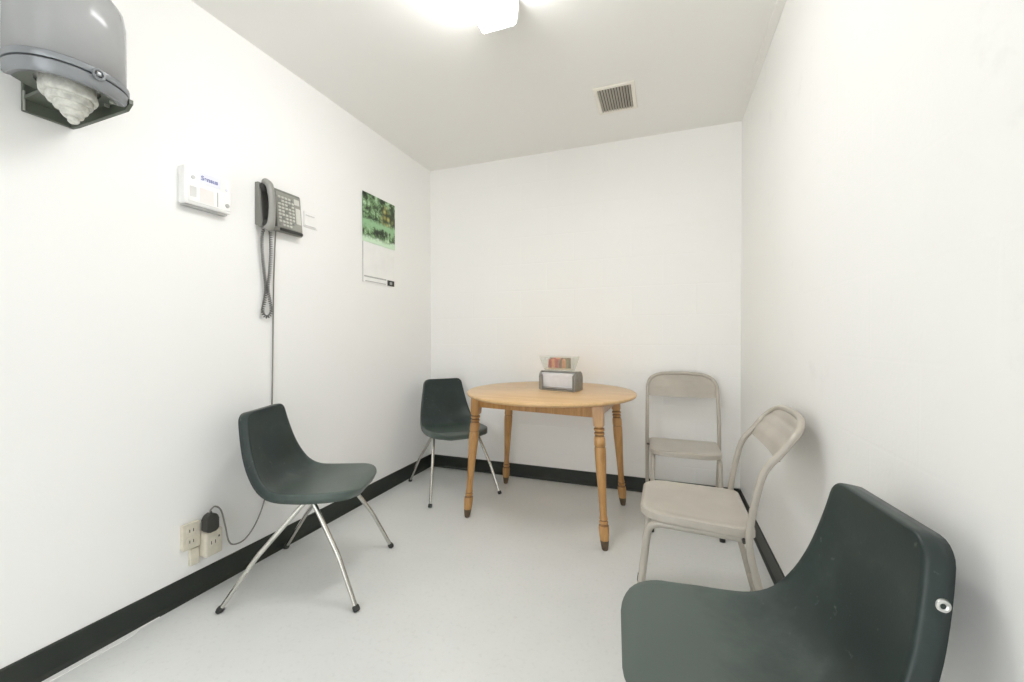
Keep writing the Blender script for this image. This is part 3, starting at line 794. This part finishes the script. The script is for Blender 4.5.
# resample by length, then coil
L = [0]
for a, b in zip(p, p[1:]): L.append(L[-1] + (b - a).length)
tot = L[-1]; steps = 1500; turns = 80; hel = []
for k in range(steps + 1):
    s = tot * k / steps; i = 0
    lo, hi = 0, len(L) - 2
    while lo < hi:
        m_ = (lo + hi + 1) // 2
        if L[m_] <= s: lo = m_
        else: hi = m_ - 1
    i = lo; f = (s - L[i]) / max(1e-9, L[i + 1] - L[i]); pt = p[i].lerp(p[i + 1], f); tg = (p[i + 1] - p[i]).normalized()
    nx = Vector((1, 0, 0)); nx = (nx - tg * nx.dot(tg)).normalized(); ny = tg.cross(nx); ph_ = 2 * PI * turns * k / steps
    hel.append(pt + (nx * math.cos(ph_) + ny * math.sin(ph_)) * .0062)
bm = bmesh.new(); tube(bm, hel, .0024, seg=5)
obj('coiled_cord', bm, M['cord'], t, True)
# plug pack and outlet first (positions needed by the line cord)
line = catmull([(.018, -.022, .004), (.012, -.022, -.02), (.006, -.028, -.25), (.006, -.034, -.55), (.006, -.040, -.83), (.006, -.052, -1.10), (.010, -.080, -1.28), (.014, -.128, -1.385), (.022, -.190, -1.440), (.034, -.250, -1.438), (.046, -.286, -1.405), (.054, -.306, -1.330), (.058, -.326, -1.255), (.058, -.350, -1.228), (.056, -.366, -1.2355), (.056, -.370, -1.2485)], 10)
bm = bmesh.new(); tube(bm, line, .0032, seg=8)
obj('line_cord', bm, M['line_cord'], t, True)

# ------------------------------------------------------------------ wall plate beside the phone
t = thing('wall_plate', 'small blank white wall plate to the right of the telephone', 'wall plate', (XL, 1.722, 1.660))
obj('plate', B(0, .006, -.045, .045, 0, .085, bev=.002), M['white_plastic'], t)
obj('cover_ridge', B(.006, .010, -.036, .022, .062, .066, bev=.001), M['print_pale'], t)
obj('cover_ridge', B(.006, .010, -.042, .030, .006, .010, bev=.001), M['print_pale'], t)

# ------------------------------------------------------------------ calendar
t = thing('wall_calendar', 'wall calendar with a green garden picture above a white sheet', 'calendar', (XL, 2.296, 1.425))
obj('sheet', B(.001, .004, -.158, .165, .0, .575), M['paper'], t)
o = obj('picture', B(-.001, .001, -.165, .170, .0, .318), M['picture'], t); o.location = (.006, 0, .262); o['label'] = 'green garden picture'
obj('foot_strip', B(.004, .005, -.150, .075, .034, .043), M['print_grey'], t)
obj('foot_line', B(.004, .005, -.140, .070, .006, .011), M['print_grey'], t)
obj('printed_mark', B(.004, .0055, .088, .163, .002, .040), M['slot'], t)
obj('printed_mark', B(.0055, .0062, .112, .138, .012, .030), M['print_grey'], t)
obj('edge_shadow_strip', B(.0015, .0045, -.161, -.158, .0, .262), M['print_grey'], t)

# ------------------------------------------------------------------ outlet, adapter, plug pack
t = thing('wall_outlet', 'cream duplex power outlet low on the left wall', 'outlet', (XL, 1.098, .212))
obj('outlet_box', B(0, .018, -.028, .034, 0, .100, bev=.003), M['cream_plastic'], t)
obj('face_plate', B(.018, .023, -.030, .036, -.002, .102, bev=.002), M['cream_plastic'], t)
for z in (.028, .072):
    bm = bmesh.new(); prism(bm, [(a, b + z) for a, b in rrect(-.016, .016, -.018, .018, .010)], .023, .026, 'x')
    o = obj('receptacle', bm, M['cream_plastic'], t)
    for y in (-.007, .007): obj('slot', B(.026, .0264, y - .0016, y + .0016, z - .004, z + .008), M['slot'], o)
t = thing('power_adapter', 'cream boxy power adapter below the black plug on the left wall', 'adapter', (XL, 1.166, .155))
obj('adapter_body', B(.002, .052, -.030, .040, 0, .106, bev=.008, seg=3), M['cream_plastic'], t, True)
for z in (.05,):
    for y in (-.008, .008): obj('slot', B(.052, .0525, y - .0016, y + .0016, z, z + .014), M['slot'], t)
obj('slot', B(.052, .0525, .020, .026, .07, .078), M['slot'], t)
obj('conduit_box', B(.0, .016, -.066, -.032, -.020, .050, bev=.003), M['cream_plastic'], t)
t = thing('plug_pack', 'black plug with a thin grey cord above the cream adapter', 'plug', (XL, 1.154, .263))
bm = bmesh.new(); prism(bm, rrect(-.024, .024, 0, .074, [.012, .022, .022, .012]), .034, .070, 'x', bev=.004)
obj('plug_body', bm, M['phone_dark'], t)
obj('strain_relief', TB([(.056, -.002, .072), (.056, -.001, .084)], [.006, .004], seg=10), M['phone_dark'], t, True)

# ------------------------------------------------------------------ camera, world, colour
cam = bpy.data.cameras.new('camera'); cam.sensor_width = 36; cam.lens = 14.4046; cam.clip_start = .02
co = bpy.data.objects.new('camera', cam); C.objects.link(co)
co.location = (0, 0, 1.0648); co.rotation_euler = (PI / 2 - .0084, 0, .3537)
S.camera = co
w = bpy.data.worlds.new('world'); S.world = w; w.use_nodes = True
w.node_tree.nodes['Background'].inputs[0].default_value = (.97, .985, 1, 1); w.node_tree.nodes['Background'].inputs[1].default_value = 2.9
S.view_settings.view_transform = 'Standard'; S.view_settings.look = 'None'; S.view_settings.gamma = 1; S.view_settings.use_curve_mapping = False
S.view_settings.exposure = 0.12
S.cycles.use_denoising = True
S.cycles.max_bounces = 20; S.cycles.diffuse_bounces = 16; S.cycles.transparent_max_bounces = 12
S.cycles.caustics_reflective = False; S.cycles.caustics_refractive = False
